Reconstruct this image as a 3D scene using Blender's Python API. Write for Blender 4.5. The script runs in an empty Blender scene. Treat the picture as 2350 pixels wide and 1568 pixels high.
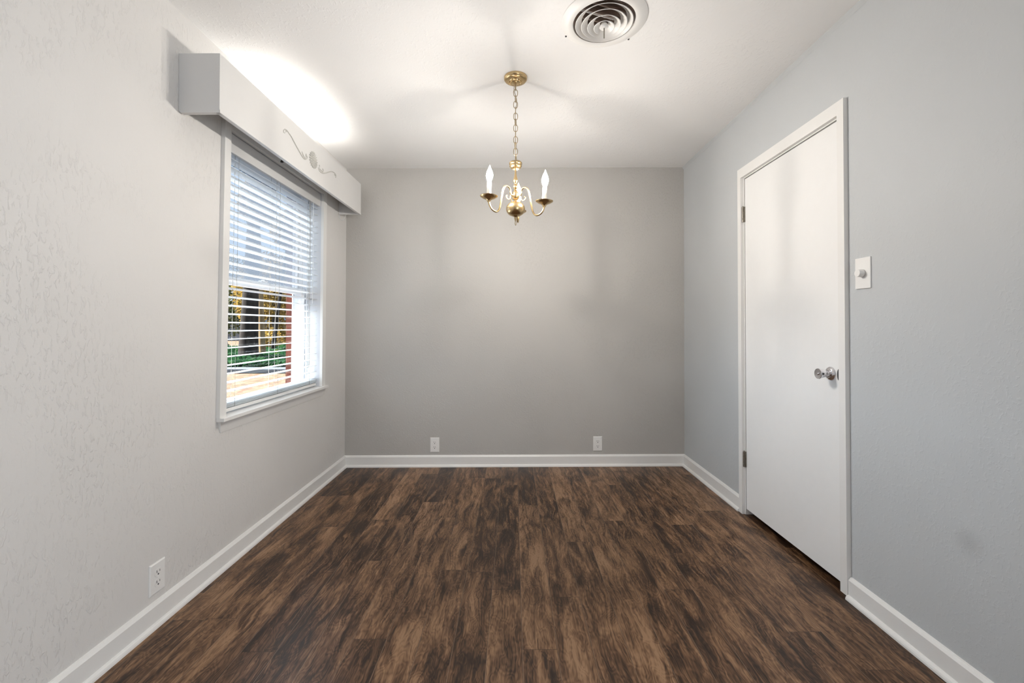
import bpy, bmesh, math, random
from mathutils import Vector, Matrix

C = bpy.context.scene.collection
SC = bpy.context.scene
PI = math.pi
random.seed(7)

# ------------------------------------------------------------------ camera, world, lights, exposure
CAM = Vector((0.0, 0.0, 1.143))
cd = bpy.data.cameras.new('camera')
cam = bpy.data.objects.new('camera', cd)
C.objects.link(cam)
cam.location = CAM
cam.rotation_euler = (PI / 2, 0, 0)
cd.sensor_width = 36.0
cd.lens = 36.0 * 1000.0 / 2350.0
cd.shift_x = -4.0 / 2350.0
cd.shift_y = -36.0 / 2350.0
cd.clip_start = 0.02
cd.clip_end = 300
SC.camera = cam

SC.cycles.use_light_tree = False
vs = SC.view_settings
vs.view_transform = 'Standard'
vs.look = 'None'
vs.exposure = 0.60
vs.gamma = 1.0
vs.use_curve_mapping = False

w = bpy.data.worlds.new('sky')
SC.world = w
w.use_nodes = True
bg = w.node_tree.nodes['Background']
bg.inputs[0].default_value = (0.60, 0.78, 1.0, 1)
bg.inputs[1].default_value = 1.5


def light(name, kind, loc, energy, color, **kw):
    d = bpy.data.lights.new(name, kind)
    d.energy = energy
    d.color = color
    for k, v in kw.items():
        if k not in ('rot', 'aim'):
            setattr(d, k, v)
    o = bpy.data.objects.new(name, d)
    C.objects.link(o)
    o.location = loc
    if 'aim' in kw:
        o.rotation_euler = Vector(kw['aim']).to_track_quat('-Z', 'Y').to_euler()
    return o


light('sun', 'SUN', (-20, -6, 20), 28.0, (1.0, 0.98, 0.96), angle=0.02, aim=(0.62, 0.07, -0.62))
# broad cool glow of the low sky, coming down between the open slats
light('sky_glow', 'SUN', (-20, 10, 9), 4.2, (0.66, 0.83, 1.0), angle=0.9, aim=(0.90, -0.28, -0.30))
# daylight through the side opening on the right, behind the camera
light('daylight_side_opening', 'AREA', (1.47, -1.05, 1.10), 20.5, (1.0, 0.985, 0.965), shape='RECTANGLE', size=1.3, size_y=1.8, aim=(-0.80, 0.60, -0.08))
# added fill lamp, unseen within the window valance, brightening the ceiling
light('valance_fill', 'AREA', (-1.275, 2.56, 2.19), 2.4, (1.0, 0.98, 0.94), shape='RECTANGLE', size=0.10, size_y=0.60, aim=(0.0, 0, 1))
BULB = 1500.0

# ------------------------------------------------------------------ node helpers


class NT:
    def __init__(s, name):
        s.m = bpy.data.materials.new(name)
        s.m.use_nodes = True
        s.t = s.m.node_tree
        s.t.nodes.clear()
        s.out = s.t.nodes.new('ShaderNodeOutputMaterial')

    def n(s, kind, ins=None, **props):
        nd = s.t.nodes.new('ShaderNode' + kind)
        for k, v in props.items():
            setattr(nd, k, v)
        for k, v in (ins or {}).items():
            sock = nd.inputs[k]
            if isinstance(v, bpy.types.NodeSocket):
                s.t.links.new(v, sock)
            else:
                sock.default_value = v
        return nd

    def math(s, op, a, b=0.0, c=None):
        ins = {0: a, 1: b}
        if c is not None:
            ins[2] = c
        return s.n('Math', ins, operation=op).outputs[0]

    def ramp(s, fac, stops, mode='LINEAR'):
        r = s.n('ValToRGB', {0: fac})
        cr = r.color_ramp
        cr.interpolation = mode
        while len(cr.elements) > 1:
            cr.elements.remove(cr.elements[-1])
        cr.elements[0].position = stops[0][0]
        cr.elements[0].color = (*stops[0][1], 1)
        for p, c in stops[1:]:
            e = cr.elements.new(p)
            e.color = (*c, 1)
        return r.outputs[0]

    def mix(s, fac, a, b, blend='MIX'):
        nd = s.n('Mix', {}, data_type='RGBA', blend_type=blend)
        for i, v in ((0, fac), (6, a), (7, b)):
            if isinstance(v, bpy.types.NodeSocket):
                s.t.links.new(v, nd.inputs[i])
            else:
                nd.inputs[i].default_value = v if i == 0 else (*v, 1)[:4]
        return nd.outputs[2]

    def bsdf(s, **ins):
        b = s.n('BsdfPrincipled')
        for k, v in ins.items():
            k = k.replace('_', ' ')
            if isinstance(v, bpy.types.NodeSocket):
                s.t.links.new(v, b.inputs[k])
            elif isinstance(v, tuple) and len(v) == 3:
                b.inputs[k].default_value = (*v, 1)
            else:
                b.inputs[k].default_value = v
        s.t.links.new(b.outputs[0], s.out.inputs[0])
        return b

    def pos(s):
        return s.n('NewGeometry').outputs['Position']


def paint(name, col, rough=0.5, bump=None, scale=(1, 1, 1), smudge=None, spec=0.3):
    t = NT(name)
    p = t.pos()
    base = t.n('TexNoise', {'Vector': p, 'Scale': 3.0, 'Detail': 2.0}).outputs[0]
    c = t.mix(base, tuple(v * 0.97 for v in col), tuple(v * 1.03 for v in col))
    if smudge:
        d = t.n('VectorMath', {0: p, 1: smudge[0]}, operation='DISTANCE').outputs['Value']
        f = t.n('MapRange', {0: d, 1: 0.0, 2: smudge[1], 3: smudge[2], 4: 0.0}, interpolation_type='SMOOTHSTEP').outputs[0]
        c = t.mix(f, c, tuple(v * 0.55 for v in col))
    ins = dict(Base_Color=c, Roughness=rough, Specular_IOR_Level=spec)
    if bump:
        # trowelled stipple: short raised strokes over a fine grain
        mp = t.n('Mapping', {'Vector': p, 'Scale': scale}).outputs[0]
        n1 = t.n('TexNoise', {'Vector': mp, 'Scale': 1.0, 'Detail': 4.0, 'Roughness': 0.55, 'Distortion': 0.6}).outputs[0]
        s1 = t.n('MapRange', {0: n1, 1: 0.52, 2: 0.66, 3: 0.0, 4: 1.0}, interpolation_type='SMOOTHSTEP').outputs[0]
        patch = t.n('TexNoise', {'Vector': p, 'Scale': 2.6, 'Detail': 1.0}).outputs[0]
        pm = t.n('MapRange', {0: patch, 1: 0.40, 2: 0.62, 3: 0.15, 4: 1.0}).outputs[0]
        n2 = t.n('TexNoise', {'Vector': p, 'Scale': 150.0, 'Detail': 2.0}).outputs[0]
        h = t.math('ADD', t.math('MULTIPLY', s1, pm), t.math('MULTIPLY', n2, 0.16))
        b = t.n('Bump', {'Height': h, 'Strength': bump, 'Distance': 0.003}).outputs[0]
        ins['Normal'] = b
    t.bsdf(**ins)
    return t.m


def plain(name, col, rough=0.4, metal=0.0, spec=0.5, var=0.04, scale=20.0, **kw):
    t = NT(name)
    nz = t.n('TexNoise', {'Vector': t.pos(), 'Scale': scale, 'Detail': 3.0}).outputs[0]
    c = t.mix(nz, tuple(v * (1 - var) for v in col), tuple(min(1, v * (1 + var)) for v in col))
    t.bsdf(Base_Color=c, Roughness=rough, Metallic=metal, Specular_IOR_Level=spec, **kw)
    return t.m


def emit(name, col, strength):
    t = NT(name)
    e = t.n('Emission', {0: (*col, 1), 1: strength})
    t.t.links.new(e.outputs[0], t.out.inputs[0])
    return t.m


def bulb_mat():
    # frosted candle bulb: emission cut on upward faces to keep the ceiling dimmer
    t = NT('glowing_bulb')
    nz = t.n('SeparateXYZ', {0: t.n('NewGeometry').outputs['Normal']}).outputs[2]
    f = t.n('MapRange', {0: nz, 1: -0.50, 2: 0.15, 3: 1.0, 4: 0.03}).outputs[0]
    e = t.n('Emission', {0: (1.0, 0.945, 0.875, 1), 1: t.math('MULTIPLY', f, BULB)})
    t.t.links.new(e.outputs[0], t.out.inputs[0])
    return t.m


def floor_mat():
    t = NT('hickory_planks')
    p = t.pos()
    sx = t.n('SeparateXYZ', {0: p})
    x, y = sx.outputs[0], sx.outputs[1]
    PW, PL = 0.1238, 1.24
    u = t.math('DIVIDE', t.math('SUBTRACT', x, 0.029), PW)
    idx = t.math('FLOOR', u)
    fu = t.math('FRACT', u)
    r1 = t.n('TexWhiteNoise', {'W': t.math('ADD', idx, 11.3)}, noise_dimensions='1D').outputs['Value']
    off = t.math('MULTIPLY', r1, PL)
    for k, joint in ((0, 1.537), (-1, 1.887), (-2, 2.023), (8, 1.62), (9, 1.44)):   # butt joints in front of the camera
        is_k = t.math('COMPARE', idx, float(k), 0.1)
        off = t.math('ADD', t.math('MULTIPLY', off, t.math('SUBTRACT', 1.0, is_k)), t.math('MULTIPLY', is_k, PL * 4 - joint))
    v = t.math('DIVIDE', t.math('ADD', y, off), PL)
    jdx = t.math('FLOOR', v)
    fv = t.math('FRACT', v)
    cell = t.n('CombineXYZ', {0: idx, 1: jdx})
    rn = t.n('TexWhiteNoise', {'Vector': cell.outputs[0]}, noise_dimensions='2D')
    rc = t.n('SeparateColor', {0: rn.outputs['Color']})
    shift = t.n('VectorMath', {0: rn.outputs['Color'], 1: (37.0, 53.0, 19.0)}, operation='MULTIPLY').outputs[0]
    q = t.n('VectorMath', {0: p, 1: shift}, operation='ADD').outputs[0]
    # slow figure that bends the grain
    figm = t.n('Mapping', {'Vector': q, 'Scale': (9.0, 3.2, 1.0)}).outputs[0]
    fig = t.n('TexNoise', {'Vector': figm, 'Scale': 1.0, 'Detail': 3.0, 'Roughness': 0.55})
    warp = t.n('VectorMath', {0: fig.outputs['Color'], 1: (0.10, 0.26, 0.0)}, operation='MULTIPLY').outputs[0]
    qq = t.n('VectorMath', {0: q, 1: warp}, operation='ADD').outputs[0]
    gm = t.n('Mapping', {'Vector': qq, 'Scale': (170.0, 7.0, 1.0)}).outputs[0]
    g = t.n('TexNoise', {'Vector': gm, 'Scale': 1.0, 'Detail': 4.0, 'Roughness': 0.65}).outputs[0]
    gm2 = t.n('Mapping', {'Vector': qq, 'Scale': (60.0, 4.0, 1.0)}).outputs[0]
    g2 = t.n('TexNoise', {'Vector': gm2, 'Scale': 1.0, 'Detail': 3.0, 'Roughness': 0.6}).outputs[0]
    # cathedral rings
    rings = t.math('SINE', t.math('MULTIPLY', fig.outputs[0], 150.0))
    rings = t.math('MULTIPLY_ADD', rings, 0.5, 0.5)
    # dark heartwood blotches
    bm = t.n('Mapping', {'Vector': q, 'Scale': (14.0, 3.8, 1.0)}).outputs[0]
    bl = t.n('TexNoise', {'Vector': bm, 'Scale': 1.0, 'Detail': 4.0, 'Roughness': 0.6, 'Distortion': 0.8}).outputs[0]
    val = t.math('MULTIPLY', t.math('SUBTRACT', bl, 0.5), 1.7)
    val = t.math('ADD', val, t.math('MULTIPLY', t.math('SUBTRACT', g, 0.5), 1.35))
    val = t.math('ADD', val, t.math('MULTIPLY', t.math('SUBTRACT', g2, 0.5), 1.0))
    val = t.math('ADD', val, t.math('MULTIPLY', t.math('SUBTRACT', rings, 0.5), 0.17))
    val = t.math('ADD', val, t.math('MULTIPLY', t.math('SUBTRACT', rc.outputs[0], 0.5), 0.42))
    val = t.math('ADD', val, 0.5)
    col = t.ramp(val, [(0.0, (0.019, 0.0095, 0.0058)), (0.25, (0.042, 0.0205, 0.0108)), (0.5, (0.118, 0.060, 0.030)),
                       (0.75, (0.212, 0.117, 0.060)), (1.0, (0.31, 0.183, 0.103))])
    # plank edges: a hairline groove with a painted highlight line beside it
    e1 = t.math('LESS_THAN', fu, 0.009)
    lit = t.math('MULTIPLY', t.math('GREATER_THAN', fu, 0.009), t.math('LESS_THAN', fu, 0.027))
    e2 = t.math('LESS_THAN', fv, 0.0016)
    edge = t.math('MAXIMUM', e1, e2)
    col = t.mix(t.math('MULTIPLY', edge, 0.75), col, (0.010, 0.006, 0.004))
    col = t.mix(t.math('MULTIPLY', lit, 0.55), col, (0.27, 0.18, 0.12))
    h = t.math('SUBTRACT', t.math('MULTIPLY', g, 0.25), t.math('MULTIPLY', edge, 0.9))
    b = t.n('Bump', {'Height': h, 'Strength': 0.35, 'Distance': 0.0012}).outputs[0]
    rough = t.math('MULTIPLY_ADD', g2, 0.16, 0.30)
    t.bsdf(Base_Color=col, Roughness=rough, Specular_IOR_Level=0.32, Normal=b)
    return t.m


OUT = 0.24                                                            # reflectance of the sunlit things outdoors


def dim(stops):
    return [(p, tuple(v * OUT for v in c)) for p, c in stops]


def litter_mat():
    t = NT('fallen_leaves_ground')
    p = t.pos()
    vo = t.n('TexVoronoi', {'Vector': p, 'Scale': 9.0})
    r = t.n('SeparateColor', {0: vo.outputs['Color']}).outputs[0]
    col = t.ramp(r, dim([(0.0, (0.30, 0.17, 0.09)), (0.35, (0.42, 0.27, 0.15)), (0.65, (0.50, 0.37, 0.24)), (0.85, (0.36, 0.16, 0.08)), (1.0, (0.22, 0.16, 0.11))]))
    t.bsdf(Base_Color=col, Roughness=0.9, Specular_IOR_Level=0.1)
    return t.m


def leaf_mat(name, stops, scale=6.0):
    t = NT(name)
    nz = t.n('TexNoise', {'Vector': t.pos(), 'Scale': scale, 'Detail': 2.0}).outputs[0]
    col = t.ramp(nz, dim(stops))
    b = t.n('BsdfDiffuse', {0: col})
    tl = t.n('BsdfTranslucent', {0: col})
    mx = t.n('MixShader', {0: 0.45, 1: b.outputs[0], 2: tl.outputs[0]})
    t.t.links.new(mx.outputs[0], t.out.inputs[0])
    return t.m


def bark_mat(name, a, b):
    t = NT(name)
    mp = t.n('Mapping', {'Vector': t.pos(), 'Scale': (9.0, 9.0, 1.6)}).outputs[0]
    nz = t.n('TexNoise', {'Vector': mp, 'Scale': 1.0, 'Detail': 4.0}).outputs[0]
    t.bsdf(Base_Color=t.ramp(nz, dim([(0.3, a), (0.7, b)])), Roughness=0.9, Specular_IOR_Level=0.1)
    return t.m


def brick_mat():
    t = NT('red_brown_brick')
    sx = t.n('SeparateXYZ', {0: t.pos()})
    uv = t.n('CombineXYZ', {0: t.math('ADD', sx.outputs[0], sx.outputs[1]), 1: sx.outputs[2]})
    br = t.n('TexBrick', {'Vector': uv.outputs[0], 'Color1': (0.110, 0.032, 0.019, 1), 'Color2': (0.078, 0.023, 0.0150, 1),
                          'Mortar': (0.12, 0.065, 0.048, 1), 'Scale': 4.6, 'Mortar Size': 0.012})
    t.bsdf(Base_Color=br.outputs[0], Roughness=0.9, Specular_IOR_Level=0.1)
    return t.m


def pane_mat(name, haze):
    t = NT(name)
    tr = t.n('BsdfTransparent', {0: (0.97, 0.985, 0.99, 1)}).outputs[0]
    gl = t.n('BsdfGlossy', {0: (1, 1, 1, 1), 'Roughness': 0.02}).outputs[0]
    fr = t.n('Fresnel', {0: 1.45}).outputs[0]
    last = t.n('MixShader', {0: t.math('MULTIPLY', fr, 0.02), 1: tr, 2: gl}).outputs[0]
    if haze > 0:
        tl = t.n('BsdfTranslucent', {0: (0.066, 0.077, 0.092, 1)}).outputs[0]
        last = t.n('MixShader', {0: haze, 1: last, 2: tl}).outputs[0]
    t.t.links.new(last, t.out.inputs[0])
    return t.m


def slat_mat():
    t = NT('white_blind_slats')
    nz = t.n('TexNoise', {'Vector': t.pos(), 'Scale': 14.0}).outputs[0]
    col = t.mix(nz, (0.88, 0.88, 0.87), (0.92, 0.92, 0.91))
    b = t.n('BsdfPrincipled', {'Base Color': col, 'Roughness': 0.45})
    tl = t.n('BsdfTranslucent', {0: (0.89, 0.93, 0.97, 1)})
    mx = t.n('MixShader', {0: 0.50, 1: b.outputs[0], 2: tl.outputs[0]})
    t.t.links.new(mx.outputs[0], t.out.inputs[0])
    return t.m


M = dict(
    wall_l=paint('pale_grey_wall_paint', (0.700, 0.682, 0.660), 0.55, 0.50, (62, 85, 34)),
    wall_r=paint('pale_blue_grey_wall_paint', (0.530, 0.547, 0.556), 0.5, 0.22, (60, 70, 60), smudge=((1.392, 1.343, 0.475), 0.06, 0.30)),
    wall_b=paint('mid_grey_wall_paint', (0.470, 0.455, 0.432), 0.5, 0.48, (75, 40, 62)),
    ceil=paint('white_ceiling_paint', (0.875, 0.866, 0.852), 0.6, 0.34, (66, 46, 40)),
    trim=plain('white_trim_paint', (0.80, 0.79, 0.77), 0.35, var=0.015),
    door=plain('white_door_paint', (0.83, 0.825, 0.815), 0.38, var=0.015),
    valance=plain('white_valance_paint', (0.66, 0.652, 0.64), 0.4, var=0.015),
    silver=plain('grey_silver_ornament_paint', (0.47, 0.46, 0.43), 0.4, var=0.1, scale=90.0),
    floor=floor_mat(),
    plastic=plain('white_outlet_plastic', (0.82, 0.81, 0.79), 0.3, var=0.01),
    slot=plain('dark_slot', (0.03, 0.03, 0.03), 0.6),
    dark=plain('dark_recess', (0.02, 0.018, 0.016), 0.8),
    chrome=plain('polished_chrome', (0.72, 0.71, 0.73), 0.10, 1.0, var=0.02),
    nickel=plain('worn_nickel_hinge', (0.27, 0.245, 0.21), 0.35, 1.0, var=0.35, scale=120.0),
    brass=plain('antique_brass', (0.60, 0.44, 0.235), 0.27, 1.0, var=0.10, scale=60.0),
    brass_dark=plain('aged_brass_chain', (0.40, 0.31, 0.185), 0.35, 1.0, var=0.12, scale=80.0),
    cord=plain('gold_lamp_cord', (0.42, 0.34, 0.22), 0.4, 0.3),
    sleeve=plain('ivory_candle_sleeve', (0.88, 0.87, 0.84), 0.4, var=0.02, Transmission_Weight=0.0),
    bulb=bulb_mat(),
    duct=plain('dusty_grey_brown_duct', (0.62, 0.52, 0.46), 0.6, 0.2, var=0.35, scale=18.0),
    ventw=plain('white_vent_enamel', (0.80, 0.785, 0.76), 0.4, var=0.02),
    slat=slat_mat(),
    string=plain('white_blind_cord', (0.34, 0.32, 0.28), 0.7),
    vinyl=plain('white_vinyl_sash', (0.64, 0.66, 0.69), 0.35, var=0.01),
    pane=pane_mat('clear_window_glass', 0.0),
    pane_hazy=pane_mat('hazy_window_glass', 0.60),
    brick=brick_mat(),
    litter=litter_mat(),
    bark=bark_mat('dark_bark', (0.035, 0.028, 0.024), (0.10, 0.078, 0.06)),
    bark_gold=bark_mat('sunlit_tan_bark', (0.50, 0.30, 0.13), (0.78, 0.55, 0.30)),
    ivy=leaf_mat('green_ivy_leaves', [(0.25, (0.02, 0.07, 0.03)), (0.5, (0.055, 0.19, 0.07)), (0.66, (0.10, 0.26, 0.08)), (0.8, (0.55, 0.42, 0.05))], 3.0),
    gold=leaf_mat('golden_autumn_leaves', [(0.3, (0.30, 0.20, 0.05)), (0.45, (0.68, 0.42, 0.09)), (0.6, (0.80, 0.56, 0.18)), (0.75, (0.62, 0.33, 0.06))], 1.4),
    olive=leaf_mat('olive_green_leaves', [(0.3, (0.06, 0.08, 0.03)), (0.5, (0.20, 0.23, 0.08)), (0.7, (0.45, 0.40, 0.16))], 1.4),
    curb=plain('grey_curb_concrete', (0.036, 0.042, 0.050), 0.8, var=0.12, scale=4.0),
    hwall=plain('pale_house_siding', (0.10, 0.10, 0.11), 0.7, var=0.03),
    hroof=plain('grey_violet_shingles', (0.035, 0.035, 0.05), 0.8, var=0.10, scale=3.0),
    hwin=plain('dark_house_window', (0.12, 0.17, 0.22), 0.2),
)

# ------------------------------------------------------------------ geometry helpers


def cl(v, a, b):
    return max(a, min(b, v))


SAG = [False]


def W(p):
    """the old house is slightly out of plumb: the walls lean and the floor falls to the left"""
    x, y, z = p
    t = cl(z / 2.43, -0.2, 1.15)
    wl = cl(-x / 1.37, 0, 1)
    wr = cl(x / 1.388, 0, 1)
    nx = x + wl * (0.009 - 0.017 * (1 - t))
    nx += wr * (-0.003 * t + (1 - t) * (0.002 + 0.019 * cl((3.55 - y) / 2.15, 0, 1)))
    nz = z + 0.0042 * cl(x, -1.7, 1.7)
    ny = y
    if SAG[0] and x < -1.15 and 1.95 < y < 3.3:                                     # the window has sagged towards the front of the house
        ny -= (0.027 - 0.017 * cl((y - 2.035) / 1.105, -0.1, 1.1)) * cl((2.085 - z) / 1.365, 0.0, 1.06)
    return Vector((nx, ny, nz))


class MB:
    def __init__(s):
        s.bm = bmesh.new()

    def box(s, x0, x1, y0, y1, z0, z1, bev=0.0):
        x0, x1 = sorted((x0, x1)); y0, y1 = sorted((y0, y1)); z0, z1 = sorted((z0, z1))
        b2 = bmesh.new()
        bmesh.ops.create_cube(b2, size=1.0)
        for v in b2.verts:
            v.co = Vector(((x0 + x1) / 2 + v.co.x * (x1 - x0), (y0 + y1) / 2 + v.co.y * (y1 - y0), (z0 + z1) / 2 + v.co.z * (z1 - z0)))
        if bev > 0:
            bmesh.ops.bevel(b2, geom=b2.edges[:], offset=bev, segments=2, profile=0.6, affect='EDGES')
        s.add(b2)
        return s

    def add(s, b2, mat=None):
        if mat is not None:
            bmesh.ops.transform(b2, matrix=mat, verts=b2.verts)
        mp = {v: s.bm.verts.new(v.co) for v in b2.verts}
        for f in b2.faces:
            try:
                s.bm.faces.new([mp[v] for v in f.verts])
            except ValueError:
                pass
        b2.free()
        return s

    def face(s, pts):
        s.bm.faces.new([s.bm.verts.new(p) for p in pts])
        return s

    def lathe(s, prof, seg=28, mat=None, closed=False):
        """prof: (radius, height) pairs spun about local Z"""
        rings = []
        T = mat or Matrix()
        for r, z in prof:
            if r < 1e-6:
                rings.append([s.bm.verts.new(T @ Vector((0, 0, z)))])
            else:
                rings.append([s.bm.verts.new(T @ Vector((r * math.cos(2 * PI * k / seg), r * math.sin(2 * PI * k / seg), z))) for k in range(seg)])
        pairs = list(zip(rings[:-1], rings[1:]))
        if closed:
            pairs.append((rings[-1], rings[0]))
        for a, b in pairs:
            for k in range(seg):
                k2 = (k + 1) % seg
                if len(a) == 1 and len(b) == 1:
                    continue
                if len(a) == 1:
                    s.bm.faces.new((a[0], b[k2], b[k]))
                elif len(b) == 1:
                    s.bm.faces.new((a[k], a[k2], b[0]))
                else:
                    s.bm.faces.new((a[k], a[k2], b[k2], b[k]))
        return s

    def tube(s, pts, rad, seg=8, loop=False):
        pts = [Vector(p) for p in pts]
        n = len(pts)
        rr = rad if isinstance(rad, (list, tuple)) else [rad] * n
        rings = []
        up = None
        for i, p in enumerate(pts):
            if loop:
                d = pts[(i + 1) % n] - pts[i - 1]
            else:
                d = pts[min(i + 1, n - 1)] - pts[max(i - 1, 0)]
            d.normalize()
            if up is None:
                up = d.orthogonal().normalized()
            up = (up - d * up.dot(d))
            up.normalize()
            sd = d.cross(up)
            rings.append([s.bm.verts.new(p + rr[i] * (math.cos(2 * PI * k / seg) * up + math.sin(2 * PI * k / seg) * sd)) for k in range(seg)])
        rng = n if loop else n - 1
        for i in range(rng):
            a, b = rings[i], rings[(i + 1) % n]
            for k in range(seg):
                s.bm.faces.new((a[k], a[(k + 1) % seg], b[(k + 1) % seg], b[k]))
        if not loop:
            s.bm.faces.new(rings[0][::-1])
            s.bm.faces.new(rings[-1])
        return s

    def prism(s, prof, a, b, put):
        """extrude the closed 2-D profile from a to b; put(u, v, t) gives the 3-D point"""
        r0 = [s.bm.verts.new(put(u, v, a)) for u, v in prof]
        r1 = [s.bm.verts.new(put(u, v, b)) for u, v in prof]
        n = len(prof)
        for i in range(n):
            s.bm.faces.new((r0[i], r0[(i + 1) % n], r1[(i + 1) % n], r1[i]))
        s.bm.faces.new(r0[::-1])
        s.bm.faces.new(r1)
        return s

    def build(s, name, mat, parent=None, origin=None, warp=True, smooth=False):
        """vertices are given in the room's coordinates"""
        if smooth:
            bmesh.ops.remove_doubles(s.bm, verts=s.bm.verts, dist=1e-6)
        if warp:
            for v in s.bm.verts:
                v.co = W(v.co)
        bmesh.ops.recalc_face_normals(s.bm, faces=s.bm.faces)
        base = world_loc(parent) if parent else Vector((0, 0, 0))
        org = Vector(origin) if origin is not None else base.copy()
        if origin is not None and warp:
            org = W(org)
        for v in s.bm.verts:
            v.co -= org
        if smooth:
            for f in s.bm.faces:
                f.smooth = True
            for e in s.bm.edges:
                if len(e.link_faces) == 2 and e.calc_face_angle(0) > 0.7:
                    e.smooth = False
        me = bpy.data.meshes.new(name)
        s.bm.to_mesh(me)
        s.bm.free()
        me.materials.append(mat)
        o = bpy.data.objects.new(name, me)
        C.objects.link(o)
        o.location = org - base
        if parent:
            o.parent = parent
        return o


def world_loc(o):
    v = Vector(o.location)
    while o.parent:
        o = o.parent
        v += Vector(o.location)
    return v


def empty(name, loc, warp=True):
    o = bpy.data.objects.new(name, None)
    o.empty_display_size = 0.05
    C.objects.link(o)
    o.location = W(Vector(loc)) if warp else Vector(loc)
    return o


def tag(o, label, cat, group=None, kind=None):
    o['label'] = label
    o['category'] = cat
    if group:
        o['group'] = group
    if kind:
        o['kind'] = kind
    return o


def struct(o):
    o['kind'] = 'structure'
    return o


def spline(pts, n=6):
    """Catmull-Rom through the points"""
    P = [Vector(p) for p in pts]
    out = []
    for i in range(len(P) - 1):
        p0 = P[max(i - 1, 0)]; p1 = P[i]; p2 = P[i + 1]; p3 = P[min(i + 2, len(P) - 1)]
        for k in range(n):
            t = k / n
            out.append(0.5 * ((2 * p1) + (p2 - p0) * t + (2 * p0 - 5 * p1 + 4 * p2 - p3) * t * t + (3 * p1 - p0 - 3 * p2 + p3) * t ** 3))
    out.append(P[-1])
    return out


# ------------------------------------------------------------------ the room
XL, XR, YB, YF, H = -1.37, 1.388, 3.55, -2.05, 2.43
# window opening (Y, Z) and door opening
WY0, WY1, WZ0, WZ1 = 2.080, 3.090, 0.712, 2.085
DY0, DY1, DZ1 = 1.850, 2.632, 2.030

struct(MB().box(XL - 0.1, XR + 0.5, YF - 0.1, YB + 0.1, -0.12, 0.0).build('floor', M['floor']))

# ceiling with the round duct hole of the air vent
VX, VY, VR = 0.381, 1.835, 0.132
cb = MB()
x0, x1, y0, y1 = XL - 0.13, XR + 0.5, YF - 0.1, YB + 0.1
q = 0.24
for (a, b, c, d) in ((x0, VX - q, y0, y1), (VX + q, x1, y0, y1), (VX - q, VX + q, y0, VY - q), (VX - q, VX + q, VY + q, y1)):
    cb.face([(a, c, H), (b, c, H), (b, d, H), (a, d, H)])
seg = 64


def sqpt(a):
    c, s_ = math.cos(a), math.sin(a)
    k = q / max(abs(c), abs(s_))
    return Vector((VX + c * k, VY + s_ * k, H))


for k in range(seg):
    a, b = 2 * PI * k / seg, 2 * PI * (k + 1) / seg
    cb.face([(VX + VR * math.cos(a), VY + VR * math.sin(a), H), (VX + VR * math.cos(b), VY + VR * math.sin(b), H), sqpt(b), sqpt(a)])
cb.box(x0, x1, y0, y1, 2.80, 2.90)
struct(cb.build('ceiling', M['ceil']))

# left wall around the window
wl = MB()
wl.box(XL - 0.11, XL, YF - 0.1, WY0 - 0.013, -0.1, 2.80)
wl.box(XL - 0.11, XL, WY1 + 0.013, YB + 0.1, -0.1, 2.80)
wl.box(XL - 0.11, XL, WY0 - 0.013, WY1 + 0.013, -0.1, 0.699)
wl.box(XL - 0.11, XL, WY0 - 0.013, WY1 + 0.013, WZ1 + 0.013, 2.80)
struct(wl.build('wall_left', M['wall_l']))
# brick skin outside
be = MB()
bx0, bx1 = XL - 0.235, XL - 0.195
be.box(bx0, bx1, YF - 0.1, WY0 - 0.02, -0.35, 2.85)
be.box(bx0, bx1, WY1 - 0.02, YB + 0.2, -0.35, 2.85)
be.box(bx0, bx1, WY0 - 0.02, WY1 - 0.02, -0.35, WZ0 + 0.0)
be.box(bx0, bx1, WY0 - 0.02, WY1 - 0.02, WZ1 - 0.0, 2.85)
struct(be.build('wall_exterior', M['brick']))

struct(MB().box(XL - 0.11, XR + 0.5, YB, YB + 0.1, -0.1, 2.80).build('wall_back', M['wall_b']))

wr = MB()
wr.box(XR, XR + 0.1, YF - 0.1, -1.85, -0.1, 2.80)
wr.box(XR, XR + 0.1, -0.25, DY0, -0.1, 2.80)
wr.box(XR, XR + 0.1, -1.85, -0.25, 2.15, 2.80)
wr.box(XR, XR + 0.1, DY1, YB + 0.1, -0.1, 2.80)
wr.box(XR, XR + 0.1, DY0, DY1, DZ1, 2.80)
struct(wr.build('wall_right', M['wall_r']))
struct(MB().box(XR + 0.42, XR + 0.5, 0.9, YB + 0.1, -0.1, 2.80).box(XR + 0.1, XR + 0.42, 0.9, 1.0, -0.1, 2.80).build('wall_closet', M['dark']))

wf = MB()
wf.box(XL - 0.11, XR + 0.5, YF - 0.1, YF, -0.1, 2.80)
struct(wf.build('wall_front', M['wall_r']))

# baseboards with shoe moulding
BPROF = [(0, 0), (0.014, 0), (0.014, 0.080), (0.006, 0.091), (0, 0.093)]
SPROF = [(0.0135, 0), (0.027, 0), (0.0262, 0.007), (0.0235, 0.013), (0.019, 0.0175), (0.0135, 0.0195)]
SPROF_L = [(0.0135, 0), (0.030, 0), (0.029, 0.010), (0.026, 0.018), (0.020, 0.024), (0.0135, 0.027)]


def baseboard(name, a, b, put, sp=SPROF):
    o = struct(MB().prism(BPROF, a, b, put).build(name, M['trim']))
    MB().prism(sp, a, b, put).build('shoe_moulding', M['trim'], o)
    return o


baseboard('baseboard_left', YF, YB, lambda u, v, t: (XL + u, t, v), SPROF)
baseboard('baseboard_back', XL, XR, lambda u, v, t: (t, YB - u, v))
baseboard('baseboard_right', -0.25, DY0 - 0.038, lambda u, v, t: (XR - u, t, v))
baseboard('baseboard_right', DY1 + 0.037, YB, lambda u, v, t: (XR - u, t, v))

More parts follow.
